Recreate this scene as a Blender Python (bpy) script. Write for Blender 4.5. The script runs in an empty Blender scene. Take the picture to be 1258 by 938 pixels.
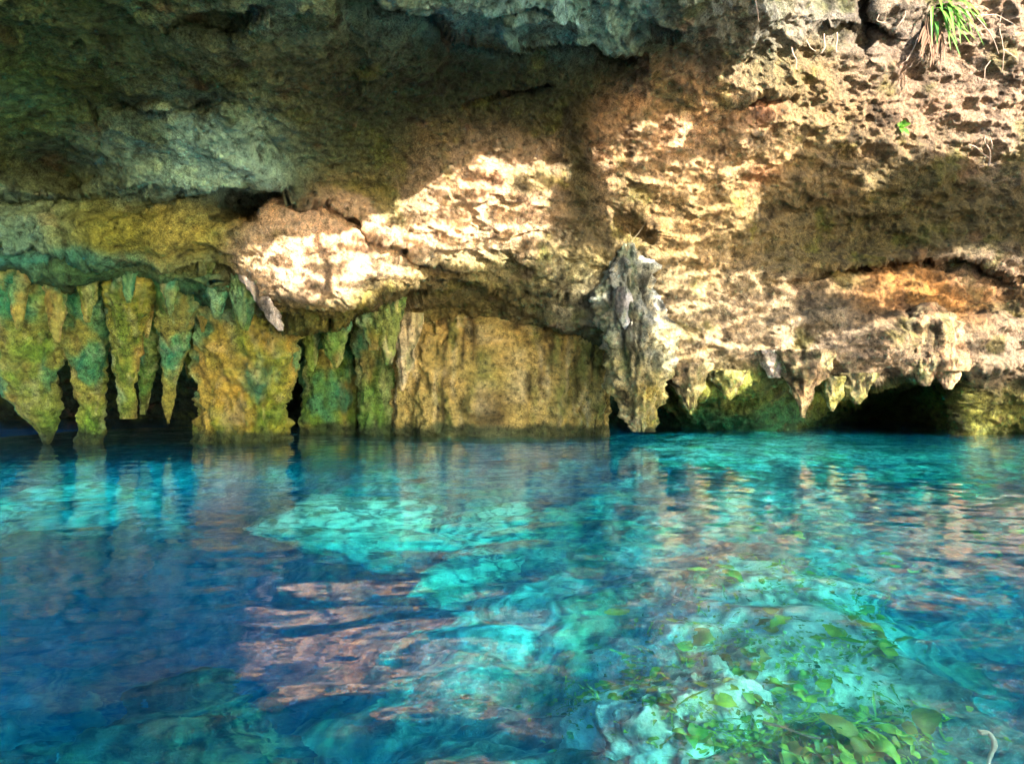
import bpy, math, random
import numpy as np
from mathutils import Vector
from mathutils.bvhtree import BVHTree

random.seed(7)
rng = np.random.default_rng(7)
C = bpy.context.scene.collection
F, CX, CY, CH = 835.0, 629.0, 469.0, 0.8      # focal length in photo pixels, picture centre, eye height over the water
R = math.radians
SUN_AZ, SUN_EL = R(38), R(20)                 # behind the viewer, to the right
SUN = np.array([math.sin(SUN_AZ)*math.cos(SUN_EL), -math.cos(SUN_AZ)*math.cos(SUN_EL), math.sin(SUN_EL)])

# ------------------------------------------------------------------ numeric helpers
_perm = np.random.default_rng(3).permutation(512).astype(np.int64)
_perm = np.concatenate([_perm, _perm, _perm])
_grad = np.random.default_rng(4).normal(size=(512, 3)); _grad /= np.linalg.norm(_grad, axis=1)[:, None]

def noise(p):
    """gradient noise of an (n,3) array, about -0.7..0.7"""
    i = np.floor(p).astype(np.int64); f = p - i; i &= 511
    u = f*f*f*(f*(f*6-15)+10)
    out = 0
    for dx in (0, 1):
        for dy in (0, 1):
            for dz in (0, 1):
                h = _perm[_perm[_perm[(i[:, 0]+dx) & 511] + ((i[:, 1]+dy) & 511)] % 512 + ((i[:, 2]+dz) & 511)] % 512
                g = _grad[h]
                d = g[:, 0]*(f[:, 0]-dx) + g[:, 1]*(f[:, 1]-dy) + g[:, 2]*(f[:, 2]-dz)
                w = (u[:, 0] if dx else 1-u[:, 0])*(u[:, 1] if dy else 1-u[:, 1])*(u[:, 2] if dz else 1-u[:, 2])
                out = out + w*d
    return out

def fbm(p, n=4, gain=.5, lac=2.03):
    a, s, out = 1.0, 1.0, 0
    for k in range(n):
        out = out + a*noise(p*s + 17.3*k); a *= gain; s *= lac
    return out

def ridge(p, n=4, gain=.5, lac=2.07):
    a, s, out = 1.0, 1.0, 0
    for k in range(n):
        out = out + a*(1-2*np.abs(noise(p*s + 9.1*k))*1.4); a *= gain; s *= lac
    return out

def worley(p, jitter=.9):
    """distance to the nearest and second nearest feature point"""
    i = np.floor(p).astype(np.int64); f = p - i
    d1 = np.full(len(p), 9.0); d2 = d1.copy()
    for dx in (-1, 0, 1):
        for dy in (-1, 0, 1):
            for dz in (-1, 0, 1):
                h = _perm[_perm[_perm[(i[:, 0]+dx) & 511] + ((i[:, 1]+dy) & 511)] % 512 + ((i[:, 2]+dz) & 511)] % 512
                o = .5 + jitter*.5*_grad[h]
                d = np.sqrt((dx+o[:, 0]-f[:, 0])**2 + (dy+o[:, 1]-f[:, 1])**2 + (dz+o[:, 2]-f[:, 2])**2)
                d2 = np.where(d < d1, d1, np.minimum(d2, d)); d1 = np.minimum(d1, d)
    return d1, d2

def sstep(a, b, x):
    t = np.clip((x-a)/(b-a), 0, 1); return t*t*(3-2*t)

def curve(pts, x):
    a = np.array(pts, float); return np.interp(x, a[:, 0], a[:, 1])

def P(px, py, Y):
    return np.stack([(px-CX)/F*Y, Y+0*px, CH+(CY-py)/F*Y], -1)

def under(px, py, depth):
    """point at the given depth that shows at a photo pixel through the flat water surface"""
    d = np.array([(px-CX)/F, 1.0, (CY-py)/F]); d /= np.linalg.norm(d)
    t = CH/-d[2]; e = np.array([0, 0, CH]) + d*t
    h = d[:2]/np.linalg.norm(d[:2]); si = np.linalg.norm(d[:2])/1.33; ta = si/math.sqrt(1-si*si)
    return np.array([e[0]+h[0]*ta*depth, e[1]+h[1]*ta*depth, -depth])

def seen_at(q):
    """photo pixel where points under the flat water surface show"""
    D = np.linalg.norm(q[:, :2], axis=1)+1e-6; dep = np.clip(-q[:, 2], .01, None); x1 = D*.6
    for _ in range(25):
        s = x1/np.sqrt(x1**2+CH**2)/1.33; x1 = .5*x1+.5*np.clip(D-dep*s/np.sqrt(1-s*s), .2, None)
    f = x1/D; Yw = np.maximum(q[:, 1]*f, .3)
    return CX+q[:, 0]*f/Yw*F, CY+CH/Yw*F

def rbf(ctrl, smooth=1e-3):
    """thin plate spline through (x, y, value)"""
    c = np.array(ctrl, float); xy = c[:, :2]; n = len(c)
    def U(r2): return np.where(r2 < 1e-12, 0, r2*np.log(r2+1e-12))
    r2 = ((xy[:, None]-xy[None])**2).sum(-1)
    A = np.zeros((n+3, n+3)); A[:n, :n] = U(r2)+smooth*np.eye(n)
    Q = np.c_[np.ones(n), xy]; A[:n, n:] = Q; A[n:, :n] = Q.T
    w = np.linalg.solve(A, np.r_[c[:, 2], 0, 0, 0])
    def f(x, y):
        sh = np.shape(x); x = np.ravel(x); y = np.ravel(y); out = np.empty(len(x))
        for s in range(0, len(x), 60000):
            a, b = x[s:s+60000], y[s:s+60000]
            out[s:s+60000] = U((a[:, None]-xy[:, 0])**2+(b[:, None]-xy[:, 1])**2) @ w[:n] + w[n]+w[n+1]*a+w[n+2]*b
        return out.reshape(sh)
    return f

# ------------------------------------------------------------------ blender helpers
def mesh_obj(name, verts, faces, mat, parent=None, smooth=True, attr=None):
    me = bpy.data.meshes.new(name)
    verts = np.asarray(verts, np.float32).reshape(-1, 3); faces = np.asarray(faces, np.int32)
    k = faces.shape[1]
    me.vertices.add(len(verts)); me.vertices.foreach_set('co', verts.ravel())
    me.loops.add(faces.size); me.loops.foreach_set('vertex_index', faces.ravel())
    me.polygons.add(len(faces)); me.polygons.foreach_set('loop_start', np.arange(0, faces.size, k, dtype=np.int32))
    try: me.polygons.foreach_set('loop_total', np.full(len(faces), k, np.int32))
    except Exception: pass
    me.update(calc_edges=True); me.validate()
    if smooth: me.polygons.foreach_set('use_smooth', np.ones(len(me.polygons), bool))
    if attr is not None:
        a = me.color_attributes.new('tint', 'FLOAT_COLOR', 'POINT')
        a.data.foreach_set('color', np.c_[attr, np.ones(len(attr))].astype(np.float32).ravel())
    me.materials.append(mat)
    o = bpy.data.objects.new(name, me); C.objects.link(o)
    if parent: o.parent = parent
    return o

def grid_faces(ny, nx, wrap=False, flip=False):
    a = np.arange(ny*nx).reshape(ny, nx)
    b = np.concatenate([a, a[:, :1]], 1) if wrap else a
    q = np.stack([b[:-1, :-1], b[:-1, 1:], b[1:, 1:], b[1:, :-1]], -1).reshape(-1, 4)
    return q[:, ::-1] if flip else q

def tag(o, label, cat, group=None):
    o['label'] = label; o['category'] = cat
    if group: o['group'] = group
    return o

def empty(name, loc, label, cat, group=None):
    o = bpy.data.objects.new(name, None); C.objects.link(o); o.location = loc
    o.empty_display_size = .1
    return tag(o, label, cat, group)

# ------------------------------------------------------------------ materials
def new_mat(name):
    m = bpy.data.materials.new(name); m.use_nodes = True
    nt = m.node_tree; nt.nodes.clear()
    return m, nt, nt.nodes.new, nt.links.new

def rock_material(name, bump=1.0, speck=1.0, rough=.85):
    m, nt, N, L = new_mat(name)
    out = N('ShaderNodeOutputMaterial'); b = N('ShaderNodeBsdfPrincipled')
    b.inputs['Roughness'].default_value = rough; b.inputs['Specular IOR Level'].default_value = .25
    at = N('ShaderNodeAttribute'); at.attribute_name = 'tint'
    tc = N('ShaderNodeTexCoord')
    def nz(scale, det, ro=.6):
        n = N('ShaderNodeTexNoise'); n.inputs['Scale'].default_value = scale; n.inputs['Detail'].default_value = det
        n.inputs['Roughness'].default_value = ro; L(tc.outputs['Object'], n.inputs['Vector']); return n
    def ramp(src, pts):
        r = N('ShaderNodeValToRGB'); e = r.color_ramp.elements
        e[0].position, e[0].color = pts[0][0], (*pts[0][1], 1); e[1].position, e[1].color = pts[-1][0], (*pts[-1][1], 1)
        for p, c in pts[1:-1]:
            k = e.new(p); k.color = (*c, 1)
        L(src, r.inputs[0]); return r
    def mul(a, c, f=1.0):
        x = N('ShaderNodeMix'); x.data_type = 'RGBA'; x.blend_type = 'MULTIPLY'; x.inputs[0].default_value = f
        L(a, x.inputs[6]); L(c, x.inputs[7]); return x.outputs[2]
    n1 = nz(2.3, 8, .65); n2 = nz(11, 8, .7); n3 = nz(55, 6, .75)
    g = lambda v: (v, v, v)
    c = mul(at.outputs['Color'], ramp(n1.outputs['Fac'], [(.3, (.62, .66, .58)), (.5, g(1.0)), (.7, (1.32, 1.2, 1.02))]).outputs[0])
    c = mul(c, ramp(n2.outputs['Fac'], [(.33, (.20, .22, .18)), (.47, g(.92)), (.68, (1.6, 1.52, 1.36))]).outputs[0], .9*speck)
    n4 = nz(1.4, 3, .55); mk = ramp(n4.outputs['Fac'], [(.38, g(.18)), (.60, g(1.0))])
    c0 = c
    c = mul(c, ramp(n3.outputs['Fac'], [(.34, g(.22)), (.48, g(.92)), (.64, g(1.7))]).outputs[0], .85*speck)
    xm = N('ShaderNodeMix'); xm.data_type = 'RGBA'; L(mk.outputs[0], xm.inputs[0]); L(c0, xm.inputs[6]); L(c, xm.inputs[7]); c = xm.outputs[2]
    L(c, b.inputs['Base Color'])
    v = N('ShaderNodeTexVoronoi'); v.inputs['Scale'].default_value = 17; v.feature = 'F1'; v.inputs['Detail'].default_value = 2
    wv = N('ShaderNodeMix'); wv.data_type = 'RGBA'; wv.blend_type = 'LINEAR_LIGHT'; wv.inputs[0].default_value = .08
    L(tc.outputs['Object'], wv.inputs[6]); L(n2.outputs['Color'], wv.inputs[7]); L(wv.outputs[2], v.inputs['Vector'])
    hs = N('ShaderNodeMath'); hs.operation = 'MULTIPLY_ADD'; hs.inputs[1].default_value = .5; L(v.outputs['Distance'], hs.inputs[0]); L(n2.outputs['Fac'], hs.inputs[2])
    h2 = N('ShaderNodeMath'); h2.operation = 'MULTIPLY_ADD'; h2.inputs[1].default_value = .55
    h3 = N('ShaderNodeMath'); h3.operation = 'MULTIPLY'; L(n3.outputs['Fac'], h3.inputs[0]); L(mk.outputs[0], h3.inputs[1]); L(h3.outputs[0], h2.inputs[0]); L(hs.outputs[0], h2.inputs[2])
    bp = N('ShaderNodeBump'); bp.inputs['Strength'].default_value = 1; bp.inputs['Distance'].default_value = .05*bump
    L(h2.outputs[0], bp.inputs['Height']); L(bp.outputs[0], b.inputs['Normal'])
    L(b.outputs[0], out.inputs[0])
    return m

def leaf_material(name, col, col2, trans=.35):
    m, nt, N, L = new_mat(name)
    out = N('ShaderNodeOutputMaterial')
    tc = N('ShaderNodeTexCoord'); n = N('ShaderNodeTexNoise'); n.inputs['Scale'].default_value = 14; n.inputs['Detail'].default_value = 4
    L(tc.outputs['Object'], n.inputs['Vector'])
    r = N('ShaderNodeValToRGB'); r.color_ramp.elements[0].position = .35; r.color_ramp.elements[1].position = .65
    r.color_ramp.elements[0].color = (*col, 1); r.color_ramp.elements[1].color = (*col2, 1); L(n.outputs['Fac'], r.inputs[0])
    d = N('ShaderNodeBsdfPrincipled'); d.inputs['Roughness'].default_value = .5; L(r.outputs[0], d.inputs['Base Color'])
    t = N('ShaderNodeBsdfTranslucent'); L(r.outputs[0], t.inputs['Color'])
    x = N('ShaderNodeMixShader'); x.inputs[0].default_value = trans
    L(d.outputs[0], x.inputs[1]); L(t.outputs[0], x.inputs[2]); L(x.outputs[0], out.inputs[0])
    return m

def plain_material(name, col, rough=.7):
    m, nt, N, L = new_mat(name)
    out = N('ShaderNodeOutputMaterial'); b = N('ShaderNodeBsdfPrincipled'); b.inputs['Roughness'].default_value = rough
    tc = N('ShaderNodeTexCoord'); n = N('ShaderNodeTexNoise'); n.inputs['Scale'].default_value = 40; n.inputs['Detail'].default_value = 5
    L(tc.outputs['Object'], n.inputs['Vector'])
    r = N('ShaderNodeValToRGB'); r.color_ramp.elements[0].color = (*[c*.6 for c in col], 1); r.color_ramp.elements[1].color = (*[min(1, c*1.25) for c in col], 1)
    L(n.outputs['Fac'], r.inputs[0]); L(r.outputs[0], b.inputs['Base Color']); L(b.outputs[0], out.inputs[0])
    return m

M_wall = rock_material('pitted limestone', bump=1.5, speck=1.1)
M_form = rock_material('dripstone', bump=1.2, speck=1.1, rough=.6)
M_bed = rock_material('submerged limestone', bump=.8, speck=.4)

# water: dielectric surface, tinted by the metres of water the light has to cross
M_water, nt, N, L = new_mat('clear cenote water')
wo = N('ShaderNodeOutputMaterial'); gl = N('ShaderNodeBsdfGlass'); gl.inputs['IOR'].default_value = 1.33; gl.inputs['Roughness'].default_value = 0
gl.distribution = 'BECKMANN'
va = N('ShaderNodeVolumeAbsorption'); va.inputs['Color'].default_value = (.0, .895, .985, 1); va.inputs['Density'].default_value = 1.0
wt = N('ShaderNodeTexCoord'); wm = N('ShaderNodeMapping'); wm.inputs['Scale'].default_value = (.8, 1.25, 1); L(wt.outputs['Object'], wm.inputs[0])
wn = N('ShaderNodeTexNoise'); wn.inputs['Scale'].default_value = 7; wn.inputs['Detail'].default_value = 2.5; wn.inputs['Roughness'].default_value = .45; L(wm.outputs[0], wn.inputs['Vector'])
wb = N('ShaderNodeBump'); wb.inputs['Strength'].default_value = 1; wb.inputs['Distance'].default_value = .0025; L(wn.outputs['Fac'], wb.inputs['Height']); L(wb.outputs[0], gl.inputs['Normal'])
L(gl.outputs[0], wo.inputs['Surface'])
WATER_VOLUME = True
vs = N('ShaderNodeVolumeScatter'); vs.inputs['Color'].default_value = (.0, .36, 1, 1); vs.inputs['Density'].default_value = .09
vadd = N('ShaderNodeAddShader'); L(va.outputs[0], vadd.inputs[0]); L(vs.outputs[0], vadd.inputs[1])
if WATER_VOLUME: L(vadd.outputs[0], wo.inputs['Volume'])

# ------------------------------------------------------------------ cave wall: true distances of the rock at photo positions
front = rbf([(0,0,4.2),(300,0,4.5),(600,0,5.2),(850,0,6.6),(1000,0,8.0),(1258,0,8.6),
 (300,70,5.3),(500,70,5.8),(650,70,6.5),(800,70,7.6),
 (250,120,6.0),(450,120,6.5),(560,150,7.5),(640,130,7.5),(720,125,8.0),(850,110,8.4),(1050,120,8.8),(1258,120,9.0),
 (0,120,5.6),(0,215,7.0),(150,222,7.15),(330,222,7.3),(430,200,7.6),(600,200,8.1),(750,200,8.6),(900,200,9.0),(1100,220,9.3),(1258,220,9.2),
 (0,300,7.25),(150,305,7.35),(270,305,7.5),(330,262,7.5),(400,310,7.7),(440,370,7.9),(470,262,8.0),(550,285,8.4),(600,300,8.7),(700,300,9.0),(800,300,9.3),(950,300,9.5),(1100,300,9.6),(1258,300,9.5),
 (0,420,8.6),(250,420,8.8),(360,380,7.75),(450,400,8.7),(600,380,9.3),(700,390,9.5),(850,400,9.6),(1000,420,9.5),(1130,430,9.4),(1258,440,9.7),
 (300,520,9.6),(700,520,10),(1000,520,9.8),(1258,520,10.0),
 (-400,0,3.6),(-400,220,5.2),(-400,400,6.5),(-400,600,7.5),(1660,0,7.2),(1660,220,7.6),(1660,400,8),(1660,600,8),
 (0,-150,4.1),(600,-150,5.0),(1000,-150,7.9),(1258,-150,8.5),(1660,-150,7.2),(-400,-150,3.6),
 (0,-500,4.4),(600,-500,5.4),(1258,-500,8.8)], smooth=1.0)
EDGE = [(-420,330),(0,318),(60,326),(200,336),(265,333),(285,360),(330,398),(420,392),(470,365),(520,345),(600,350),(660,372),(715,398),(740,415),(765,440),(815,462),
        (835,480),(860,476),(890,482),(925,468),(960,452),(1000,472),(1040,480),(1080,470),(1110,456),(1180,448),(1215,452),(1258,440),(1680,430)]
back = rbf([(-400,400,11),(-400,560,13),(0,380,9.6),(0,470,13.5),(0,540,15.0),(100,380,9.4),(100,470,13.5),(200,470,13.5),(230,540,15),(100,540,15.5),(200,380,9.3),
 (300,440,10.4),(365,500,14),(300,540,13.5),(400,400,9.8),(430,440,11),(430,540,11.6),(370,540,13),(520,390,10.4),(520,440,11.2),(520,540,11.6),(640,400,10.3),(640,540,11.6),(730,440,10.8),(750,540,14),
 (800,490,12),(800,540,13.5),(850,520,12),(900,500,11.2),(900,540,11.6),(960,480,10.6),(960,540,11.4),(1040,510,13.5),(1060,535,16),(1100,490,13),(1100,535,15.5),(1160,480,10.6),(1170,530,10.6),(1220,470,10.1),(1220,530,10.6),(1258,530,10.5),(1258,470,10.0),
 (1660,470,9),(1660,540,9.5),(0,700,15),(300,700,13),(640,700,11.7),(900,700,11.6),(1060,700,14),(1258,700,10.5)], smooth=.5)

def step(px, py, pts, d, ln, w=7):
    c = curve(pts, px); xs = [p[0] for p in pts]
    win = sstep(xs[0]-25, xs[0]+25, px)*(1-sstep(xs[-1]-25, xs[-1]+25, px))
    t = py-c
    return d*sstep(0, w, t)*np.exp(-np.maximum(t, 0)/ln)*win

def pit(px, py, x, y, rx, ry, d):
    return d*np.exp(-(((px-x)/rx)**2+((py-y)/ry)**2)**1.5)

def wall_depth(px, py):
    wob = 9*fbm(np.stack([np.ravel(px)/55, np.ravel(py)/55, 0*np.ravel(px)], -1), 3).reshape(px.shape)
    wx = 9*fbm(np.stack([np.ravel(px)/55, np.ravel(py)/55, 0*np.ravel(px)+7], -1), 3).reshape(px.shape)
    qx, qy = px+wx, py+wob
    f = front(px, py)
    f = f + step(qx, qy, [(-100,228),(60,236),(160,236),(250,232),(345,240)], .50, 14, 7)
    f = f - .30*sstep(120, 160, qx)*(1-sstep(300, 345, qx+ .6*(qy-180)*-1))*sstep(128, 140, qy)*(1-sstep(225, 238, qy))
    f = f + step(qx, qy, [(-60,296),(40,304),(110,314),(200,326),(268,330)], .25, 10, 4)
    f = f + step(qx, qy, [(330,234),(400,244),(450,276),(520,318),(560,326)], .8, 16, 9)
    f = f + step(qx, qy, [(430,-10),(520,22),(560,50),(640,62),(700,50),(775,62)], .8, 60, 5)
    f = f + step(qx, qy, [(560,128),(610,112),(670,94)], .35, 26)
    f = f + step(qx, qy, [(980,338),(1050,322),(1120,316),(1200,318),(1245,338)], .38, 60)*(1-sstep(386, 398, qy))
    f = f + step(qx, qy, [(500,338),(560,346),(620,358),(690,352),(745,352)], .32, 14, 4)
    f = f + step(qx, qy, [(0,30),(150,42),(230,20),(300,12)], .2, 24)
    f = f + step(qx, qy, [(130,112),(190,140),(250,120)], .2, 50)
    f = f + step(qx, qy, [(1010,25),(1060,32),(1090,42)], .3, 16)
    for a in ((300,256,34,20,1.1),(75,205,46,26,.55),(270,30,40,14,.35),(670,44,38,12,.35),(645,16,20,8,.2),(1062,25,12,40,.35),(770,335,28,20,.3),(930,125,40,10,.2),(985,255,26,16,.25),(1030,285,60,20,.15),(780,285,30,26,.3)):
        f = f + pit(qx, qy, *a)
    f = f - pit(px, py, 655, 315, 26, 22, .25) - pit(px, py, 680, 345, 50, 20, .15)
    e = curve(EDGE, qx) + .5*wob
    t = sstep(-4, 16, py-e)
    return f*(1-t) + back(px, py)*t, t

def build_wall():
    xs = np.concatenate([np.linspace(-420, -20, 60, endpoint=False), np.arange(-20, 1280, 1.5), np.linspace(1281, 1680, 60)])
    ys = np.concatenate([np.linspace(-620, -20, 60, endpoint=False), np.arange(-20, 545, 1.5), np.linspace(546, 720, 30)])
    px, py = np.meshgrid(xs, ys)
    Y, t = wall_depth(px, py)
    p = P(px, py, Y)
    gy = np.gradient(p, axis=0); gx = np.gradient(p, axis=1)
    n = np.cross(gx, gy); n /= np.linalg.norm(n, axis=-1)[..., None]+1e-9
    n = np.where((n[..., 1] > 0)[..., None], -n, n)
    q = p.reshape(-1, 3)
    s = q*np.array([1, 1, 1.7])
    d = .26*fbm(s*.55, 3) + .11*ridge(s*1.3+5, 4, .55)-.08
    w1, w2 = worley(s*3.1 + .5*np.stack([noise(s*2.5), noise(s*2.5+9), noise(s*2.5+21)], -1))
    d += .065*(np.clip(w1, 0, 1)-.5) 
    dc = d; d = 0
    w1, w2 = worley(s*9 + .4*np.stack([noise(s*7), noise(s*7+9), noise(s*7+21)], -1))
    d = d - .035*np.clip(.42-w1, 0, 1)*2*sstep(-.25, .3, noise(s*1.1+40))
    d += .03*fbm(s*10, 3, .6)
    st = q[:, 2]*5.5+q[:, 0]*.9+1.6*fbm(s*.8+60, 3); d += .035*(np.abs((st % 2)-1)-.5)*sstep(-.1, .3, noise(s*.7+90))
    ax_, ay_ = np.ravel(px), np.ravel(py)
    amp = 1-.62*sstep(760, 560, ax_)*sstep(245, 205, ay_)*sstep(-80, -20, ay_)
    d = d + (1-amp)*(.03*ridge(np.stack([s[:, 0]*3.2+s[:, 2]*2, s[:, 1]*5, s[:, 2]*6-s[:, 0]*2], -1), 4, .6) - .02*np.clip(.4-w1, 0, 1))
    p2 = q + n.reshape(-1, 3)*(dc*amp+d)[:, None]
    return xs, ys, px, py, t, p2

BLOBS = [ # photo x, y, radius x, radius y, albedo : rock colours (algae, calcite, iron stain) with sun patches and shade painted in
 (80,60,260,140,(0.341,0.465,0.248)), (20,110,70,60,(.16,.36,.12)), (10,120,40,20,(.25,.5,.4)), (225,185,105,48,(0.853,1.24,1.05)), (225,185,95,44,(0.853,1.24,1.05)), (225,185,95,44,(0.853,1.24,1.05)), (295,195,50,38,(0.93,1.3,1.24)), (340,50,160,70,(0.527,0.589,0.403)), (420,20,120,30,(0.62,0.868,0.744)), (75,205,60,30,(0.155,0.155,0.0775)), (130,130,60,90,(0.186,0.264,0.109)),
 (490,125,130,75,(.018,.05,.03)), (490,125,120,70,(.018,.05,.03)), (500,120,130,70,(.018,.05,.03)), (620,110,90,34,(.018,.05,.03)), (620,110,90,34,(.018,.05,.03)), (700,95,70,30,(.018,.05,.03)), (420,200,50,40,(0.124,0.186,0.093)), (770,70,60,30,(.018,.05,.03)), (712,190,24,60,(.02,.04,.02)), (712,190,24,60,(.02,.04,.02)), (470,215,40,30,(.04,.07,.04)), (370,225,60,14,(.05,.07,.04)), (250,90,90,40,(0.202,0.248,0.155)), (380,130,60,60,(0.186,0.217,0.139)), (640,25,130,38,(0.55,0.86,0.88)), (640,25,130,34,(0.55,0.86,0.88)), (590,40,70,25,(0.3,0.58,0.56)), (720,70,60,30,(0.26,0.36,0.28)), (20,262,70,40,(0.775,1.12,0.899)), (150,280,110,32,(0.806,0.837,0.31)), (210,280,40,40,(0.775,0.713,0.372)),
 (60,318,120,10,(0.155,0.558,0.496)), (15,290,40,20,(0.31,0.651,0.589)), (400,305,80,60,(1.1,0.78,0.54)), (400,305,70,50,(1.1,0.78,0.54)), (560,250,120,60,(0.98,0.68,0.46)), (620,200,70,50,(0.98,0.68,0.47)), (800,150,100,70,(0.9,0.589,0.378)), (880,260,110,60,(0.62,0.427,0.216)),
 (1000,150,80,80,(0.44,0.323,0.18)), (1150,60,90,60,(0.5,0.38,0.324)), (1235,90,50,110,(0.72,0.532,0.423)), (1000,25,110,30,(0.46,0.446,0.432)), (880,40,70,40,(0.18,0.21,0.2)), (1120,130,80,50,(0.58,0.399,0.297)),
 (1080,265,150,40,(0.14,0.12,0.06)), (1180,260,80,40,(0.16,0.14,0.08)), (960,290,60,40,(0.18,0.17,0.09)), (900,390,90,60,(0.62,0.475,0.324)), (1020,400,60,50,(0.36,0.323,0.261)), (1130,360,110,30,(0.62,0.285,0.072)), (1060,430,80,30,(0.52,0.38,0.279)), (1210,330,60,25,(0.66,0.513,0.414)),
 (1230,430,60,40,(0.58,0.437,0.351)), (640,330,80,30,(0.42,0.41,0.26)), (600,400,120,30,(0.4,0.34,0.2)), (560,370,60,30,(0.3,0.26,0.1)), (700,355,50,25,(0.52,0.494,0.36)), (720,385,40,25,(0.5,0.494,0.45)), (880,478,80,14,(.42,.42,.14)), (1040,490,60,20,(0.42,0.399,0.09)),
 (1220,500,80,40,(.26,.27,.11)), (930,505,100,30,(0.05,0.22,0.12)), (1080,510,70,40,(.05,.15,.09)), (120,400,150,60,(0.1,0.3,0.15)), (220,380,60,30,(0.12,0.4,0.27)), (120,500,170,60,(0.012,0.02,0.02)), (430,440,70,60,(0.06,0.26,0.12)), (640,425,110,24,(0.15,0.26,0.15)), (1190,515,70,25,(.30,.30,.12)),
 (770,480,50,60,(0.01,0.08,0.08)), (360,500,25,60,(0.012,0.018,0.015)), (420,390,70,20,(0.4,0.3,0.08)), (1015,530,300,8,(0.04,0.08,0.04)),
 (930,130,26,9,(.34,.12,.08)), (930,216,20,18,(0.48,0.162,0.09)), (600,216,18,16,(0.5,0.17,0.1)), (414,312,22,11,(0.5,0.14,0.08)), (1060,20,14,40,(0.1,0.08,0.08)), (280,258,40,14,(0.03,0.03,0.02)),
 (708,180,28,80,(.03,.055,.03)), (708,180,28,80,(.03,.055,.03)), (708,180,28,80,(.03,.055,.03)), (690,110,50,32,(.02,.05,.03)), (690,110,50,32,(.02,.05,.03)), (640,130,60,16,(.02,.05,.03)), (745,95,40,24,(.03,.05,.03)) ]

def tint(px, py, s, default=(.17,.21,.12)):
    x = np.ravel(px); y = np.ravel(py)
    wx = 28*fbm(s*.9+3, 3); wy = 28*fbm(s*.9+33, 3)
    col = np.tile(np.array(default), (len(x), 1)); wt = np.full(len(x), .16)
    col *= wt[:, None]
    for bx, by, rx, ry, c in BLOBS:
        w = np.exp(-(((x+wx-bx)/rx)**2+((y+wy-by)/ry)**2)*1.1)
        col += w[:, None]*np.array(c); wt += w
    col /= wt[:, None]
    # algae films and rusty stains, in patches of their own
    g = sstep(.12, .45, fbm(s*1.7+70, 4))[:, None]; col = col*(1-.55*g)+.55*g*np.array((.15, .19, .07))*1.0
    r = sstep(.30, .5, fbm(s*2.1+120, 4))[:, None]; col = col*(1-.3*r)+.3*r*np.array((.42, .20, .11))
    k = sstep(.15, .5, fbm(s*np.array([3.5, 3.5, 2])+200, 5))[:, None]; col = col*(1-.65*k)
    k = sstep(.2, .5, fbm(s*np.array([1.1, 1.1, 2.6])+300, 4))[:, None]; col = col*(1+.35*k)
    m = col.mean(1, keepdims=True); warm = sstep(1.0, 1.3, col[:, 0]/col[:, 1])[:, None]; col = np.clip(m+(col-m)*(1.55-.5*warm), .004, 3)
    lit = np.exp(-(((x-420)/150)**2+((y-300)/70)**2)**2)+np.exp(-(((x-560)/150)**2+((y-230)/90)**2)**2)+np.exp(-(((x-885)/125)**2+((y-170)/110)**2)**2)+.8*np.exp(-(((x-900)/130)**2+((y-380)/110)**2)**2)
    return col*(.38+.23*np.clip(lit, 0, 1))[:, None]   # brighter albedo painted in where the sun patches fall

xs, ys, px, py, tt, pw = build_wall()
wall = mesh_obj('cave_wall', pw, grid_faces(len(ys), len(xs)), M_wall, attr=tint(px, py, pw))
wall['kind'] = 'structure'; wall['label'] = 'overhanging limestone cave wall and roof above the pool'

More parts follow.
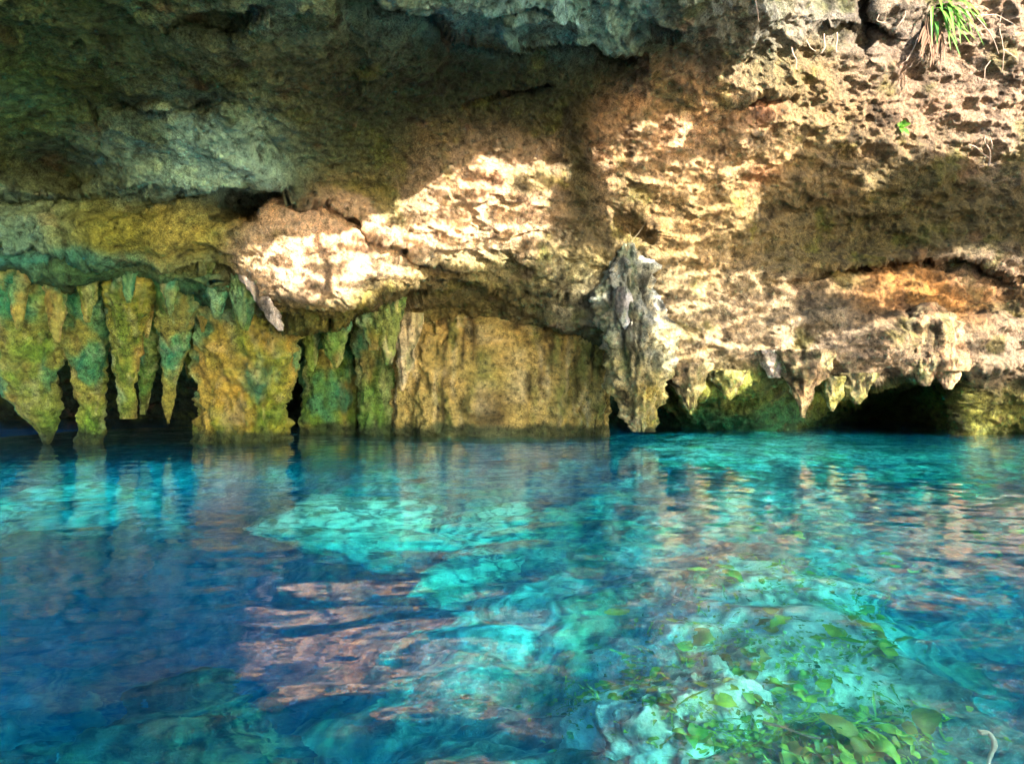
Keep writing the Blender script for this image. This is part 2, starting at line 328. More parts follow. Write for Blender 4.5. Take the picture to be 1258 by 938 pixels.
# ------------------------------------------------------------------ dripstone: closed ribs of rock hung from the roof
def formation(name, rows, Y, col, label=None, cat=None, group=None, thick=.8, flute=.10, nf=7, lean=0.0, power=2.0, seg=72, parent=None, rough=.045, mat=None, tip=(1, 1), col2=None, dv=1.6, fine=1.0, up=0, top_teal=.0):
    """rows: (photo y, left x, right x) from the roof down; each row becomes a rounded ring at distance Y"""
    r = np.array(rows, float)
    if up: r = np.concatenate([[[r[0, 0]-up, r[0, 1]-5, r[0, 2]+5]], r])
    n = max(14, int((r[-1, 0]-r[0, 0])/dv))
    v = np.linspace(r[0, 0], r[-1, 0], n)
    l = np.interp(v, r[:, 0], r[:, 1]); q = np.interp(v, r[:, 0], r[:, 2])
    k = np.ones(7)/7
    if n > 20:
        l2 = np.convolve(np.pad(l, 3, 'edge'), k, 'valid'); q2 = np.convolve(np.pad(q, 3, 'edge'), k, 'valid'); l, q = l2, q2
    th = np.linspace(0, 2*np.pi, seg, endpoint=False)
    ct, st = np.cos(th), np.sin(th)
    ct = np.sign(ct)*np.abs(ct)**(2/power); st = np.sign(st)*np.abs(st)**(2/power)
    jn = np.stack([v/13.0, 0*v+rows[0][1]*.37, 0*v], -1); wdt = q-l
    amp_j = np.where(wdt > 150, 0, np.minimum(.09*wdt, 3.0))*sstep(0, 12, v-v[0])
    l = l+amp_j*(noise(jn)+.5*noise(jn*2.3+3))*1.6; q = q+amp_j*(noise(jn+41)+.5*noise(jn*2.3+47))*1.6
    cx = ((l+q)/2)[:, None]; hw = ((q-l)/2)[:, None]*(np.linspace(1.0, .72, n)[:, None] if q.max() < 252 else .90 if q.max() < 372 else 1)
    yy = Y + lean*(v-v[0])[:, None]/F*Y
    hwm = hw/F*yy
    base_x = (cx-CX)/F*yy; z = CH+(CY-v[:, None])/F*yy
    pr = np.stack([base_x+hwm*ct, yy+hwm*thick*st, z+0*ct], -1)
    nrm = np.stack([ct+0*yy, st/thick+0*yy, 0*ct+0*yy], -1); nrm /= np.linalg.norm(nrm, axis=-1)[..., None]
    s = pr.reshape(-1, 3)
    sc = np.array([1, 1, .34])
    off = hash(name+str(rows[0])) % 97
    off = (sum(ord(ch) for ch in name)*7+int(rows[0][1])) % 97
    size = np.clip(np.repeat(hwm[:, 0], seg), .02, .5)
    d = flute*size*2.2*ridge(s*sc*(2.2/np.clip(np.median(hwm)*2, .12, .6))+off, 3, .5) - flute*size
    d += 1.5*rough*np.clip(size*5, .25, 1)*(fbm(s*np.array([5, 5, 3])+off, 4, .6)) + .35*size*fbm(s*2.3+off+7, 2)*np.clip(.35/np.clip(size, .05, 9), 0, 1)
    d += 1.2*flute*size*(np.abs(noise(s*np.array([9, 9, 1.1])+off+31))*2-.5)
    w1, _ = worley(s*np.array([11, 11, 8])+off); d += fine*.022*np.clip(size*6, .2, 1)*(w1-.5)
    d += fine*.012*fbm(s*26+off, 2)
    if power > 4: d += .10*ridge(s*np.array([2.2, 2.2, .5])+off, 3, .5)-.06+.05*fbm(s*np.array([3, 3, 3])+off+9, 3)
    w1, w2 = worley(s*np.array([8, 8, 2.6])+.5*noise(s*4)[:, None]+off+5); d += .028*np.clip(size*4, .15, 1)*(sstep(0, .35, w2-w1)-.6)
    pr = (s + nrm.reshape(-1, 3)*d[:, None])
    top = pr[:seg].mean(0); bot = pr[-seg:].mean(0)
    c1 = np.array(col); c2 = np.array(col2 if col2 is not None else col)
    f = np.repeat(np.linspace(0, 1, n), seg)[:, None]
    f = np.clip(f+.5*fbm(s*2+off, 3)[:, None], 0, 1)
    cc = c1*(1-f)+c2*f
    g = sstep(-.05, .4, fbm(s*np.array([4, 4, 1.3])+off+50, 4))[:, None]; cc = cc*(1-.6*g)+.6*g*np.array((.09, .17, .05))
    g = sstep(.15, .5, fbm(s*np.array([3, 3, 2])+off+90, 4))[:, None]; cc = cc*(1-.5*g)+.5*g*np.array((.52, .44, .26))
    g = sstep(.03, .3, fbm(s*np.array([8, 8, .8])+off+20, 4))[:, None]; cc = cc*(1-.78*g)
    g = sstep(.12, .4, fbm(s*np.array([9, 9, .9])+off+140, 3))[:, None]; cc = cc*(1-.5*g)+.5*g*np.array((.75, .66, .42))
    g = (np.exp(-((v-v[0])/55.0))).repeat(seg)[:, None]*top_teal; cc = cc*(1-g)+g*np.array((.07, .40, .24))
    hgt = np.clip(s[:, 2]/1.9, 0, 1)[:, None]; na = fbm(s*np.array([1.6, 1.6, .8])+3, 4)[:, None]; nb = fbm(s*np.array([2.3, 2.3, 1.0])+53, 4)[:, None]
    common = np.array((.40, .31, .11))*np.ones_like(cc); k1 = sstep(-.25, .2, na); common = common*(1-k1)+k1*np.array((.15, .27, .05)); k2 = sstep(.0, .3, nb+.35*(hgt-.6)); common = common*(1-k2)+k2*np.array((.08, .33, .20))
    if q.max() < 500 and name != 'calcite_drape': cc = cc*.45+common*.55
    if top_teal > .6: cc = cc*np.array((.85, 1.0, 1.0))
    m = cc.mean(1, keepdims=True); cc = np.clip(m+(cc-m)*1.2, .004, 3)
    cc = cc*(.60 if (q.max() > 800 or 'hanging' in name) else .80)
    g = sstep(.21, .10, pr[:, 2]+.12*fbm(s*5+off, 3))[:, None]; cc = cc*(1-.9*g)+.9*g*np.array((.03, .05, .02))   # wet dark band at the waterline
    verts = np.concatenate([pr, top[None], bot[None]]); cc = np.concatenate([cc, cc[:1], cc[-1:]])
    fq = grid_faces(n, seg, wrap=True)
    tri = []
    i0 = n*seg
    a = np.arange(seg); bidx = (a+1) % seg
    capt = np.stack([np.full(seg, i0), bidx, a, a], -1)
    # triangles are written apart from quads: collapse by using a fan of quads with an extra ring
    ring = pr[:seg]*.5+top*.5; ring2 = pr[-seg:]*.5+bot*.5
    verts = np.concatenate([pr, ring, ring*.02+top*.98, ring2, ring2*.02+bot*.98])
    cc = np.concatenate([cc[:n*seg], cc[:seg], cc[:seg], cc[(n-1)*seg:n*seg], cc[(n-1)*seg:n*seg]])
    def band(s0, s1):
        return np.stack([s0+a, s0+bidx, s1+bidx, s1+a], -1)
    b = n*seg
    fq = np.concatenate([fq, band(b, 0), band(b+seg, b), band((n-1)*seg, b+2*seg), band(b+2*seg, b+3*seg)])
    o = mesh_obj(name, verts, fq, mat or M_form, parent=parent, attr=cc)
    if label: tag(o, label, cat, group)
    return o

OLIVE, MOSS, TEAL, OCHRE, GREY, CREAM = (.27,.26,.05), (.11,.25,.04), (.05,.34,.20), (.50,.35,.09), (.46,.52,.55), (.46,.36,.25)
GL, GR = 'dripstones hung over the dark hollows on the shaded side', 'teeth of dripstone along the sunlit overhang'
formation('stalactite', [(325,-30,70),(380,-25,76),(440,-15,74),(480,0,74),(505,20,74),(528,42,72),(540,48,66),(546,54,60)], 7.8, MOSS, 'broad mossy stalactite at the photo\'s edge with its blunt tip touching the water', 'stalactite', GL, up=34, top_teal=.75, col2=(.30,.33,.10), flute=.10, lean=0.399)
formation('stalactite', [(318,70,135),(380,76,132),(440,80,130),(470,90,130),(500,94,129),(545,94,129),(590,92,131)], 8.0, OLIVE, 'slender green stone column standing in the water beside the broad mossy stalactite', 'stalactite', GL, up=34, top_teal=.75, col2=(.22,.34,.08), lean=0.375)
formation('stalactite', [(320,128,190),(380,134,184),(430,136,176),(460,138,172),(465,142,170),(505,143,169),(514,146,168)], 7.8, OCHRE, 'ochre stalactite with a flat broken-off end above a dark hollow', 'stalactite', GL, up=34, top_teal=.4, col2=(.34,.30,.12), lean=0.423)
formation('stalactite', [(330,164,206),(400,164,200),(450,168,192),(490,170,184),(509,172,179)], 8.1, TEAL, 'dull teal stalactite with a narrow tip just behind the broken-off one', 'stalactite', GL, up=34, top_teal=.75, col2=(.20,.30,.10), lean=0.581)
formation('stalactite', [(325,186,246),(400,194,240),(435,197,228),(460,199,220),(490,199,214),(510,202,211),(520,206,208)], 8.0, (.2,.28,.12), 'long pointed green stalactite hanging alone before the widest black hollow', 'stalactite', GL, up=34, top_teal=.75, col2=OLIVE, lean=0.456)
formation('stalactite', [(322,172,190),(360,174,189),(395,176,188),(410,177,184),(415,179,181)], 8.4, (.5,.47,.2), 'thin pale yellow drip of stone in front of the darker stalactites', 'stalactite', GL, flute=.06)
formation('stalactite', [(360,222,246),(420,222,243),(450,226,240),(464,231,236)], 9.4, (.2,.3,.13), 'stubby green stalactite against the side of the broad ochre pillar', 'stalactite', GL)
formation('stalactite', [(380,133,166),(400,137,160),(420,143,155),(436,147,150)], 8.35, (.5,.45,.22), 'short cream spike on the face of the broken-off stalactite', 'stalactite', GL, flute=.06)
formation('stalactite', [(325,228,262),(370,236,258),(395,243,256),(408,247,251)], 8.5, (.4,.38,.16), 'tapering tan spike under the slab edge above the ochre pillar', 'stalactite', GL, flute=.06)
for rows, Y, c, lab in (
  ([(300,4,40),(340,8,36),(380,14,30),(404,20,25)], 7.75, (.30,.36,.14), 'grey-green spike over the face of the broad mossy stalactite'),
  ([(300,44,92),(345,50,86),(390,58,80),(420,66,74)], 7.9, (.20,.34,.12), 'mossy wedge of stone between the broad mossy stalactite and the slender column'),
  ([(304,88,128),(340,92,124),(372,98,118),(396,104,110)], 7.85, (.46,.42,.16), 'short ochre spike over the slender green column'),
  ([(318,146,170),(350,150,166),(372,155,161)], 7.8, (.30,.36,.12), 'little olive spike hanging straight from the slab edge'),
  ([(318,192,226),(352,198,220),(378,204,214),(390,207,211)], 7.9, (.15,.32,.18), 'dull teal-green spike over the root of the long pointed stalactite'),
  ([(330,246,286),(356,252,280),(380,260,274),(392,264,269)], 7.95, (.18,.32,.17), 'dull teal wedge of stone tucked under the slab above the ochre pillar'),
  ([(352,282,320),(376,288,314),(396,296,308),(406,300,304)], 7.95, (.34,.34,.12), 'brownish wedge of stone over the middle of the ochre pillar'),
  ([(440,102,126),(470,106,124),(488,110,120),(496,113,117)], 8.75, (.20,.34,.10), 'small drip of green stone on the front of the slender column'),
  ([(392,392,432),(420,398,426),(444,406,418),(452,410,414)], 9.3, (.16,.30,.14), 'teal drip of stone over the low dark green flowstone'),
  ([(380,460,496),(410,464,490),(436,470,484),(448,474,480)], 9.5, (.30,.34,.12), 'mossy drip of stone left of the pale cream blade')):
    formation('stalactite', rows, Y, c, lab, 'stalactite', GL if Y < 8.9 else None, flute=.08, up=14, top_teal=.15)
formation('rock_pillar', [(368,246,365),(390,240,369),(425,240,367),(455,248,362),(480,252,358),(500,246,350),(520,243,345),(538,243,345),(560,244,347),(600,240,350)], 8.7, OCHRE, 'broad ochre pillar of rock standing in the water between two black hollows', 'rock pillar', thick=.6, flute=.10, up=24, top_teal=.3, lean=.31, power=2.6, col2=(.40,.40,.09), seg=140, rough=.09)
formation('flowstone', [(430,378,440),(470,376,446),(520,376,446),(545,376,447),(600,372,450)], 10.9, (.13,.28,.09), 'low dark green flowstone at the waterline behind the ochre pillar', 'flowstone', thick=.7, power=3, flute=.06, col2=(.25,.33,.06), seg=110)
formation('flowstone', [(400,436,492),(450,442,492),(490,446,492),(545,446,494),(600,444,496)], 10.5, (.15,.27,.12), 'narrow green flowstone column wedged against the long ochre wall', 'flowstone', thick=.8, power=2.4, col2=(.14,.3,.1), seg=90)
formation('flowstone', [(385,520,700),(404,500,726),(425,494,738),(450,490,744),(490,487,744),(520,487,741),(533,488,738),(560,490,736),(610,488,738)], 10.75, (.46,.34,.15), 'long ochre flowstone wall with vertical drip streaks at the waterline', 'flowstone', thick=.35, flute=.05, power=4.5, col2=(.42,.38,.16), seg=260, rough=.11, up=14)
formation('stalactite', [(385,490,520),(410,489,514),(440,488,508),(465,490,501),(480,492,496)], 9.9, (.60,.52,.36), 'pale cream blade of stone at the corner of the long ochre wall', 'stalactite', flute=.05)
for rows, Y, c, lab in (
  ([(362,440,480),(395,441,480),(415,446,476),(430,456,470)], 9.6, (.33,.33,.14), 'squat grey-green knob of stone under the lip behind the pillar'),
  ([(385,372,396),(420,374,392),(445,378,388),(456,381,385)], 9.5, (.2,.26,.1), 'small dark green spike just past the top of the ochre pillar'),
  ([(380,394,412),(415,397,410),(432,401,406)], 9.4, (.3,.3,.12), 'tiny olive spike beside the small dark green one'),
  ([(360,346,368),(385,350,362),(400,353,359),(411,355,357)], 8.3, (.50,.40,.18), 'sharp tan spike below the pale ribbon of calcite')):
    formation('stalactite', rows, Y, c, lab, 'stalactite', flute=.06)
formation('calcite_drape', [(316,284,312),(335,290,322),(355,302,326),(372,316,338),(390,328,346),(402,338,350),(406,343,349)], 7.75, (.64,.58,.54), 'pale lilac ribbon of calcite draped beside the sunlit rock tongue', 'calcite drape', thick=.5, flute=.10)
# the hanging rock in the middle
formation('hanging_rock', [(300,764,778),(314,752,790),(332,742,798),(350,736,802),(375,733,808),(400,738,814),(425,742,818),(445,748,820),(465,756,818),(490,764,814),(510,770,808),(524,775,806),(530,779,801)], 9.35, (.50,.58,.64), 'grey hanging rock with a crusty blunt tip almost touching the water', 'hanging rock', thick=.75, flute=.13, col2=(.52,.44,.15), rough=.15, seg=130)
formation('calcite_drape', [(352,758,770),(365,754,776),(385,757,776),(400,764,776),(408,769,774)], 8.98, (.70,.70,.74), 'smooth white calcite drip on the face of the hanging grey rock', 'calcite drape', thick=.5, flute=.05, rough=.02)
for rows, Y, c, c2, lab in (
  ([(446,822,872),(470,828,866),(485,836,860),(500,843,854),(509,847,849)], 9.6, CREAM, (.42,.40,.15), 'first pointed tooth of rock past the hanging grey rock'),
  ([(455,870,918),(472,878,910),(484,888,902),(491,894,897)], 9.6, (.5,.48,.2), (.44,.42,.15), 'blunt yellow-green tooth beside the first pointed one'),
  ([(430,950,1022),(455,962,1014),(472,970,1004),(488,978,998),(504,982,991),(513,985,988)], 9.45, CREAM, (.6,.42,.26), 'longest peach tooth of rock under the sunlit overhang'),
  ([(462,1008,1040),(485,1013,1034),(498,1018,1028),(505,1021,1024)], 9.5, (.5,.48,.2), (.40,.38,.14), 'small yellow-green tooth beside the longest peach one'),
  ([(458,1034,1078),(478,1040,1068),(490,1045,1060),(496,1050,1054)], 9.5, (.52,.46,.24), (.40,.38,.16), 'wide stubby tooth before the deep dark hollow'),
  ([(430,934,966),(450,940,962),(464,946,958)], 9.5, (.6,.52,.5), (.6,.5,.45), 'pale pink nub of rock above the longest peach tooth')):
    formation('stalactite', rows, Y, c, lab, 'stalactite', GR, col2=c2, flute=.08)
fl = formation('flowstone_drape', [(372,1136,1150),(382,1122,1164),(392,1112,1172),(405,1108,1178),(430,1112,1178),(450,1118,1178),(456,1122,1176)], 9.42, (.46,.32,.22), 'peach flowstone drape with two lobes hanging off the bright ledge', 'flowstone drape', thick=.6, flute=.08)
formation('lobe', [(440,1118,1150),(458,1124,1148),(468,1129,1144),(474,1134,1139)], 9.38, (.46,.32,.22), parent=fl, flute=.06)
formation('lobe', [(440,1144,1182),(458,1150,1178),(470,1156,1174),(478,1162,1168)], 9.36, (.46,.31,.22), parent=fl, flute=.06)

# ------------------------------------------------------------------ bed of the pool
bed_ctrl = []
for a in [(60,585,2.8),(200,585,2.7),(330,588,2.5),(60,625,2.9),(230,625,2.8),(60,665,5.2),(250,665,4.8),(60,730,5.2),(250,730,4.8),(60,800,3.6),(250,780,3.6),(60,900,2.6),(250,900,2.4),(330,640,3.0),(430,640,1.6),(430,760,2.8),(430,880,2.2),
          (560,630,1.7),(580,700,1.7),(560,800,1.25),(600,900,1.3),(700,600,2.4),(700,700,1.5),(680,780,1.2),(700,860,1.4),(800,552,1.0),(900,552,.9),(1000,552,1.0),(800,620,1.3),(800,700,1.5),(850,780,.85),(850,860,.85),(850,930,.78),
          (1000,620,1.2),(950,700,1.0),(1000,780,.75),(1000,860,.78),(1050,930,.72),(1100,600,1.6),(1150,700,2.0),(1130,800,1.4),(1180,850,2.2),(1230,800,2.2),(1250,900,1.6),(1250,650,1.5),(640,560,2.6)]:
    bed_ctrl.append(under(*a))
bed_ctrl = [tuple(b) for b in bed_ctrl] + [(-12,2,-5),(-12,10,-6),(-8,16,-6),(0,16,-3),(8,16,-3),(12,10,-1.5),(12,2,-1.6),(-5,-3,-3),(5,-3,-1.5),(0,0,-1.6),(0,-3,-1.8)]
bedf = rbf(bed_ctrl, smooth=.05)
gx = np.arange(-13, 13, .035); gy = np.concatenate([np.arange(-4, 1.0, .12), np.arange(1.0, 13, .035), np.arange(13, 19, .15)])
bx, by = np.meshgrid(gx, gy)
bz = np.clip(bedf(bx, by), -6.5, -.5)
bp = np.stack([bx, by, bz], -1).reshape(-1, 3)
d = .35*fbm(bp*.9, 4) + .16*ridge(bp*1.3+4, 4) - .12 + .05*fbm(bp*6, 3)
w1, w2 = worley(bp*np.array([1.6, 1.6, 1.6])+.3*noise(bp*2)[:, None]); d += .16*(.6-w1)
bp[:, 2] = np.minimum(bp[:, 2]+d*np.clip(-bp[:, 2]/1.2, .4, 1.4), -.34)
ax, ay = seen_at(bp)
q3 = bp*np.array([1, 1, .5])
ax2 = ax+35*fbm(bp*1.3+5, 4); ay2 = ay+16*fbm(bp*1.3+15, 4)
BED = [ # photo x, y, radius x, radius y, albedo: sand, bare limestone, algae, with lit and shaded patches painted in
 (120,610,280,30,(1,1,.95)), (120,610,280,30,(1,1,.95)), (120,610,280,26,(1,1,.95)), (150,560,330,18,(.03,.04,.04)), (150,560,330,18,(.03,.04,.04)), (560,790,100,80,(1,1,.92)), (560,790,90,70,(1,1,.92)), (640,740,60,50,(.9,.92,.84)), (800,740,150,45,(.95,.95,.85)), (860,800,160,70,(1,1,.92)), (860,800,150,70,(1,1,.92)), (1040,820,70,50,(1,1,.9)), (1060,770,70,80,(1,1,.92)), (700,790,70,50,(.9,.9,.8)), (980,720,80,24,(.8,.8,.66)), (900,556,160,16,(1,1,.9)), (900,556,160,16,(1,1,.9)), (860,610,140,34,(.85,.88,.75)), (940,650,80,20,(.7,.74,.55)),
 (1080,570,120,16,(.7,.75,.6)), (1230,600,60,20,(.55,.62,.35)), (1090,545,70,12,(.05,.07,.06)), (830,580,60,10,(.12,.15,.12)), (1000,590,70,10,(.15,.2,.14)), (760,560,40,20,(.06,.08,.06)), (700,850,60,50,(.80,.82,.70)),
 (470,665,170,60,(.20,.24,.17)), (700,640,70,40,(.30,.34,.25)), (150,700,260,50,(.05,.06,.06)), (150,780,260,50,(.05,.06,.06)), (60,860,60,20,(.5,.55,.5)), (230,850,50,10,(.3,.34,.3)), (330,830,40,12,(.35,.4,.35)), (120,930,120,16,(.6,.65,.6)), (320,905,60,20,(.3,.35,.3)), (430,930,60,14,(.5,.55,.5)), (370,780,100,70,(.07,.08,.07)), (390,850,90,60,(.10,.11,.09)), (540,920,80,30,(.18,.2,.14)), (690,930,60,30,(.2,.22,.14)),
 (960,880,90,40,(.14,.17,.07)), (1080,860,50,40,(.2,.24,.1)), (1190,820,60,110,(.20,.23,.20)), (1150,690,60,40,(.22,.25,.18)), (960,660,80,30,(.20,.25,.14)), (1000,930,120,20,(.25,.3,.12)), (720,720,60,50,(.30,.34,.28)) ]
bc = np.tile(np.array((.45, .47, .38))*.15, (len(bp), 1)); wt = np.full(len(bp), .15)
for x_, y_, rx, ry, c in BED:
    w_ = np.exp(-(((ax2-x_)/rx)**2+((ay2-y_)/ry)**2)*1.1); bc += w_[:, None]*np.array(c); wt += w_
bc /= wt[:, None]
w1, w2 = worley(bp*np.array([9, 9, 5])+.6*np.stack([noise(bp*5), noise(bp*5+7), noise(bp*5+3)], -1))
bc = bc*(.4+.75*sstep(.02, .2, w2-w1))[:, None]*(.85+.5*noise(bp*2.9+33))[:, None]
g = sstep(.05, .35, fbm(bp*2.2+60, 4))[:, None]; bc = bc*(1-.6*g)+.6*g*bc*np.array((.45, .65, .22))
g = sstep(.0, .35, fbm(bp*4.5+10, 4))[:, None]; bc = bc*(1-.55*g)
bc = np.clip(bc, .02, .95)
bp[:, 2] += .03*(w2-w1)
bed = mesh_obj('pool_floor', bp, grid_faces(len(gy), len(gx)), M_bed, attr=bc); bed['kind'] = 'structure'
bed['label'] = 'pale rocky floor of the pool seen through the water'

# sunken boulders
def boulder(px, py, depth, rx, ry, rz, rot, col, label, seed):
    n, m = 90, 64
    u = np.linspace(0, 2*np.pi, n, endpoint=False); v = np.linspace(.02, np.pi-.02, m)
    U, V = np.meshgrid(u, v)
    q = np.stack([np.cos(U)*np.sin(V), np.sin(U)*np.sin(V), np.cos(V)], -1).reshape(-1, 3)
    rr = np.random.default_rng(100+seed); nn = rr.normal(size=(17, 3)); nn /= np.linalg.norm(nn, axis=1)[:, None]
    r = np.full(len(q), 1.5)
    for k_ in range(17): r = np.minimum(r, rr.uniform(.72, 1.05)/np.maximum(q@nn[k_], .05))
    r = r*(1+.22*fbm(q*2.2+seed*11, 3)) + .09*ridge(q*4+seed*5, 4) + .05*fbm(q*11+seed, 3)
    w1, _ = worley(q*5+seed*3); r += .05*(.5-w1)
    p = q*r[:, None]*np.array([rx, ry, rz])
    c, s = math.cos(rot), math.sin(rot)
    p = np.stack([p[:, 0]*c-p[:, 1]*s, p[:, 0]*s+p[:, 1]*c, p[:, 2]], -1)
    ctr = under(px, py, depth); ctr[2] -= rz*.8
    cc = np.tile(np.array(col), (len(p), 1))
    g = sstep(-.1, .4, fbm(p*3+seed*7, 4))[:, None]; cc = cc*(1-.5*g)+.5*g*np.array((.35, .42, .2))
    g = sstep(.1, .4, fbm(p*5+seed*9, 4))[:, None]; cc = cc*(1-.5*g)+.5*g*np.array((.16, .2, .1))
    w1, w2 = worley(p*6+seed+.5*noise(p*5)[:, None]); cc = cc*(.25+.8*sstep(.03, .16, w2-w1))[:, None]
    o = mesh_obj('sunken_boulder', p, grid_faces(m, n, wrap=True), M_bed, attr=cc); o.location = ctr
    tag(o, label, 'boulder', 'boulders under the water')
    return o
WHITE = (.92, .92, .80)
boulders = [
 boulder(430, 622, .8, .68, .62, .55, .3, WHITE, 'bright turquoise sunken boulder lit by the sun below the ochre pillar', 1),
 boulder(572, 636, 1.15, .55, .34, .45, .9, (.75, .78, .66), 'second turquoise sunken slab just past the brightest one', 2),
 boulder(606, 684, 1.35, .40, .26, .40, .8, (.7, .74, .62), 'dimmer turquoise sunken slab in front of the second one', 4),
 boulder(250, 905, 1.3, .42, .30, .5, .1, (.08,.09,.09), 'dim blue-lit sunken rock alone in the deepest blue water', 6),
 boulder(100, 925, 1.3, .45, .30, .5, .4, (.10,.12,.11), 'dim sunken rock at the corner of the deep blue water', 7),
 boulder(860, 850, .62, .40, .30, .6, .3, WHITE, 'pale sunken rock carrying the clump of yellow-green leaves', 8),
]

# ------------------------------------------------------------------ plants, roots and twigs on the rock
_st = 2; _g = pw.reshape(len(ys), len(xs), 3)[::_st, ::_st]
WALL_BVH = BVHTree.FromPolygons([Vector(v) for v in _g.reshape(-1, 3)], [tuple(f) for f in grid_faces(_g.shape[0], _g.shape[1]).tolist()])
def on_wall(px, py, off=.02):
    d = Vector(((px-CX)/F, 1, (CY-py)/F)).normalized()
    h = WALL_BVH.ray_cast(Vector((0, 0, CH)), d)
    return np.array(h[0]) - np.array(d)*off

def tube(path, r0, r1, seg=8):
    p = np.array(path, float); n = len(p)
    t = np.gradient(p, axis=0); t /= np.linalg.norm(t, axis=1)[:, None]+1e-9
    a = np.cross(t, [.31, .9, .12]); a /= np.linalg.norm(a, axis=1)[:, None]; b = np.cross(t, a)
    th = np.linspace(0, 2*np.pi, seg, endpoint=False); r = np.linspace(r0, r1, n)[:, None, None]
    v = p[:, None]+r*(np.cos(th)[None, :, None]*a[:, None]+np.sin(th)[None, :, None]*b[:, None])
    return v.reshape(-1, 3), grid_faces(n, seg, wrap=True)

def smooth_path(pts, n=24, wob=.0, seed=0):
    p = np.array(pts, float); k = np.linspace(0, 1, len(p)); x = np.linspace(0, 1, n)
    q = np.stack([np.interp(x, k, p[:, i]) for i in range(3)], -1)
    if n > 8:
        e = np.pad(q, ((2, 2), (0, 0)), 'edge'); q2 = (e[:-4]+e[1:-3]+e[2:-2]+e[3:-1]+e[4:])/5; q2[0], q2[-1] = q[0], q[-1]; q = q2
    return q + wob*np.stack([noise(q*9+seed), noise(q*9+seed+5), noise(q*9+seed+11)], -1)

def blade(base, tip, width, droop, up=(0, -.6, .8), shape=1.0, n=12, fold=.25):
    """a leaf blade from base to tip with a folded midrib; droop bends it down along its length"""
    b, e = np.array(base, float), np.array(tip, float); t = np.linspace(0, 1, n)
    mid = b+(e-b)*t[:, None]; mid[:, 2] += droop*np.sin(np.pi*t)
    ax = e-b; L_ = np.linalg.norm(ax); sd = np.cross(ax/L_, up); sd /= np.linalg.norm(sd)+1e-9; nm = np.cross(sd, ax/L_)
    w_ = width*np.sin(np.pi*np.clip(t, .0, 1)**shape)**.8+.0012
    v = np.stack([mid-sd*w_[:, None]+nm*(fold*w_)[:, None], mid-sd*(w_*.5)[:, None]+nm*(fold*.35*w_)[:, None], mid, mid+sd*(w_*.5)[:, None]+nm*(fold*.35*w_)[:, None], mid+sd*w_[:, None]+nm*(fold*w_)[:, None]], 1)
    return v.reshape(-1, 3), grid_faces(n, 5)

M_green = leaf_material('fern green', (.03, .15, .02), (.13, .30, .03), .35)
M_dry = plain_material('dry leaf', (.13, .07, .04), .8)
M_twig = plain_material('bleached twig', (.30, .22, .17), .7)
M_root = plain_material('grey root', (.30, .23, .18), .8)
M_dead = plain_material('dead twig', (.12, .10, .06), .8)

root0 = on_wall(1158, 18, .03)
fern = empty('hanging_fern', root0, 'bright green strap-leaved fern with brown dead fronds on the sunny rock at the top', 'fern')
k = 9.0/F
for i in range(30):
    a = rng.uniform(-.8, 1.2); ln = rng.uniform(.18, .58)
    b0 = np.array([rng.uniform(-.14, .14), rng.uniform(-.06, .02), rng.uniform(-.12, .14)])
    tip = b0+np.array([math.sin(a)*ln*.55+.08, -rng.uniform(.08, .32), -ln*(.45+.55*math.cos(a))])
    v, f = blade(b0, tip, rng.uniform(.012, .026), rng.uniform(.05, .20), shape=.8)
    mesh_obj('frond', v, f, M_green, parent=fern)
for i in range(22):
    b0 = np.array([rng.uniform(-.25, .08), -.02, rng.uniform(-.15, .05)])
    tip = b0+np.array([rng.uniform(-.25, .08), -rng.uniform(.03, .12), -rng.uniform(.3, .72)])
    v, f = blade(b0, tip, rng.uniform(.010, .020), .03, shape=1.2)
    o = mesh_obj('dead_frond', v, f, M_dry, parent=fern); o['label'] = 'shrivelled brown frond'
sp = on_wall(1106, 158, .02)
spr = empty('seedling', sp, 'tiny bright green seedling alone on the shaded rock below the fern', 'seedling')
for dx, dz in ((-.07, .02), (.02, .07), (.08, .03), (-.02, -.07), (.06, -.09), (0, 0)):
    v, f = blade((0, 0, 0), (dx*1.2, -.08, dz*1.2), .028, .02, up=(0, -1, .1)); mesh_obj('leaflet', v, f, M_green, parent=spr)

def px_path(pts, off=.03):
    return np.array([on_wall(x, y, off) for x, y in pts])
def twig(name, label, branches, r, mat, cat='twig', group=None, off=.05):
    """branches: lists of photo points lying against the rock"""
    o = None
    for j, br in enumerate(branches):
        p = px_path(br, off); p[:, 1] = p[:, 1].mean()*.7+p[:, 1]*.3 if len(p) > 2 else p[:, 1]
        if o is None: o0 = p[0].copy(); o = empty(name, o0, label, cat, group)
        v, f = tube(smooth_path(p-o0, 26, .012, j), r*(1 if j == 0 else .8), r*.35)
        mesh_obj('branch' if cat == 'twig' else 'strand', v, f, mat, parent=o)
    return o
twig('forked_twig', 'bleached white forked twig stuck on the rock at the sunny end', [[(1208,207),(1212,196),(1216,185),(1214,172),(1217,163)], [(1211,197),(1204,188),(1201,180),(1193,175)], [(1216,184),(1220,176),(1218,168)], [(1208,204),(1203,206)]], .015, M_twig, off=.12)
twig('dead_twig', 'thin bare twig growing up from the hanging grey rock', [[(768,318),(771,305),(777,294),(786,284),(797,268)], [(777,294),(773,284),(771,278)]], .006, M_dead, off=.12)
twig('hanging_root', 'single thin pale root dangling from the roof past the turquoise patch', [[(931,-8),(930,8),(931,20),(928,33)]], .010, M_root, 'root', off=.10)
twig('hanging_root', 'pair of short pale roots dangling over the dark crack', [[(1028,40),(1027,52),(1028,64)], [(1012,42),(1014,58),(1009,66)]], .012, M_root, 'root', off=.06)
